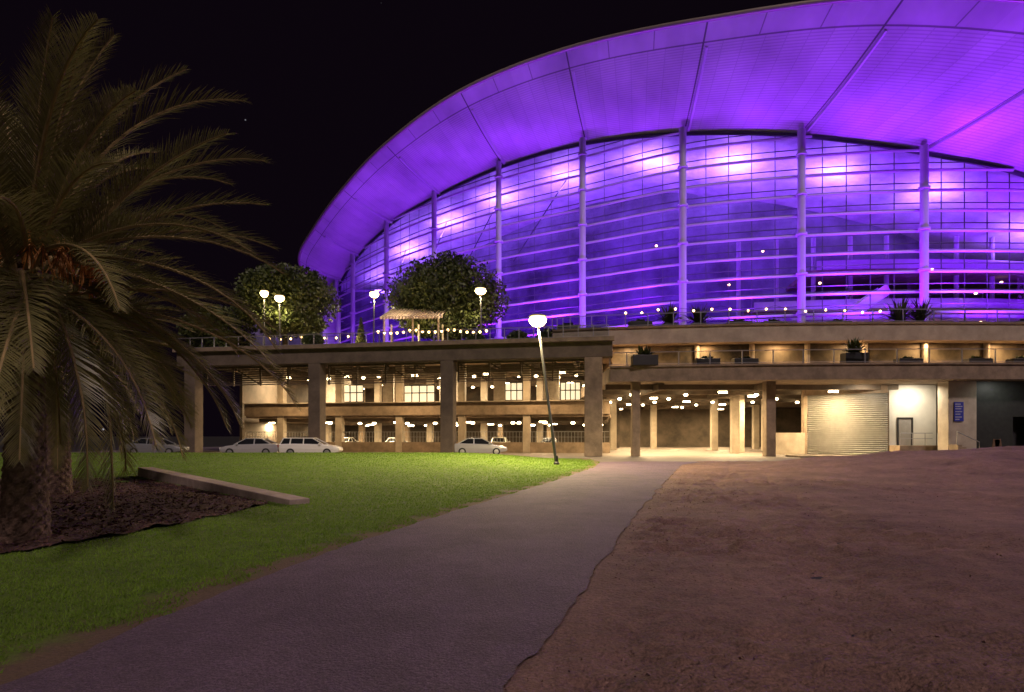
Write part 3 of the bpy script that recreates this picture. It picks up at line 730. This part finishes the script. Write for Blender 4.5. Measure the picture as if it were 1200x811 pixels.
def planter(x,y,z,w,h,ph,label):
    T=thing('planter',label,'planter',(x,y,z),'planters on the terraces')
    M().box((x,y,z+h/2),(w,.8,h)).obj('planter_box',darkm,T,bevel=.03)
    V=[];F=[]
    for i in range(110 if ph>1 else 60):
        a=random.random()*6.28; e=random.uniform(.35,1.4); l=ph*random.uniform(.6,1.1)
        d=Vector((math.cos(a)*math.cos(e),math.sin(a)*math.cos(e),math.sin(e))); s=Vector((-math.sin(a),math.cos(a),0))*.06
        p=Vector((x+random.uniform(-.2,.2)*w,y,z+h)); m1=p+d*l*.6; m2=p+d*l+Vector((0,0,-.3*l*math.cos(e))); i0=len(V)
        V+=[p-s,p+s,m1+s*1.2,m1-s*1.2,m2]; F+=[(i0,i0+1,i0+2,i0+3),(i0+3,i0+2,i0+4)]
    mm=M(); mm.v=[tuple(v) for v in V]; mm.f=F; mm.obj('foliage',leafm,T)
planter(10.4,46.9,7.14,2.0,.8,.9,'dark rectangular planter with spiky leaves on the balcony')
planter(26.6,46.4,7.14,1.8,.9,1.5,'dark planter with a bushy palm-like plant on balcony')
for x in(15.5,18.5,31.5,37,40.5): planter(x,47.5,7.0,1.9,.75,.3,'long low dark planter box on the balcony')
planter(13.6,51.5,10.62,1.2,.7,2.0,'dark pot with tall spiky shrub on the terrace'); planter(16.0,51.3,10.62,1.2,.7,1.9,'dark pot with tall spiky shrub on the terrace')
for x in(5,11,19.5,22.5,28,44): planter(x,51.3 if x>8 else 53,10.62,2.0,.8,.35,'long low dark planter box on the terrace')
for x,y in((33.2,51.2),(35.2,51.4)): planter(x,y,10.62,1.3,.8,2.4,'large leafy shrub in a dark terrace planter')
def shrub(base,r,label):
    T=thing('shrub',label,'shrub',base); P=[]
    for i in range(2600):
        v=rng.normal(size=3); v/=np.linalg.norm(v); q=rng.random()**.4; P.append((base[0]+v[0]*r*q,base[1]+v[1]*r*.7*q,base[2]+r*.8+v[2]*r*.8*q))
    V,F=scatter(P,.12,.06,1); npobj('foliage',V,F,leafm,parent=T); M().tube([base,(base[0],base[1],base[2]+r)],.05,6).obj('trunk',barkm,T)
for (x,y,r) in((-17.8,53.4,1.0),(-3.2,53,.9),(.5,52.5,1.0),(3.2,52.4,1.1),(5.0,52.6,.9)): shrub((x,y,9.3),r,'rounded leafy shrub on the roof deck behind the railing')
T=thing('pergola','pale timber pergola with slanted slats on the roof deck','pergola',(-9.3,57,9.3))
for x in(-12.0,-9.3,-6.9):
    for y in(56,59.5): M().box((x,y,11.0),(.15,.15,3.4)).obj('post',timber,T)
for y in(56,59.5): M().beam((-12.3,y,12.7+(y-56)*.25),(-6.5,y,12.8+(y-56)*.25),.12,.2).obj('beam',timber,T)
m=M()
for k in range(19): x=-12.2+k*.3; m.beam((x,55.2,12.5),(x+.2,60,14.3),.08,.2)
o=m.obj('roof_slat',timber,T); o['kind']='stuff'
light('POINT','pergola_light',(-9.3,57.0,11.6),600,(1,.72,.42),.2,parent=T)
light('POINT','garden_light',(-14.5,54.4,10.4),160,(1,.6,.28),.15,parent=T)
def strings(pts,nb,label,sag=.4,r=.13):
    bm=M().lathe((0,0,0),[(r*.25,-r*1.1),(r,-r*.45),(r,r*.45),(r*.25,r)],8).obj('bulb',bulbm); bme=bm.data; bpy.data.objects.remove(bm)
    T=thing('string_lights',label,'string lights',pts[0]); w=M(); allp=[]
    for a,b_ in zip(pts[:-1],pts[1:]):
        a=Vector(a);b_=Vector(b_); q=[a.lerp(b_,t/8)-Vector((0,0,sag*4*(t/8)*(1-t/8))) for t in range(9)]; w.tube(q,.015,4,False)
        for j in range(nb): 
            t=(j+.5)/nb; allp.append(a.lerp(b_,t)-Vector((0,0,sag*4*t*(1-t)+.12)))
    w.obj('wire',darkm,T)
    for p in allp:
        o=bpy.data.objects.new('bulb',bme); o.location=p; COL.objects.link(o); par(o,T)
strings([(9,50.9,12.3),(13,50.3,12.6),(17.5,50,12.5),(22,49.9,12.5),(27,49.8,12.4),(31.5,49.9,12.3)],3,'string of small warm bulbs above the terrace railing',.3,.09)
strings([(-12.5,54.5,11.3),(-9,54.3,11.4),(-5.5,54,11.4),(-2,53.4,11.2)],6,'string of small warm bulbs along the roof deck railing',.25,.11)
strings([(-23,55.6,10.9),(-19,55.2,11.0),(-14.5,54.9,11.0)],4,'string of small warm bulbs along the roof deck edge',.25,.09)
T=thing('sandwich_board','small brown timber folding board standing by the concrete pier','sign',(37,45.6,.12))
M().beam((36.8,45.6,.12),(37.0,45.6,1.35),.5,.05).obj('front_panel',timberd,T); M().beam((37.25,45.6,.12),(37.05,45.6,1.35),.5,.05).obj('rear_panel',timberd,T)
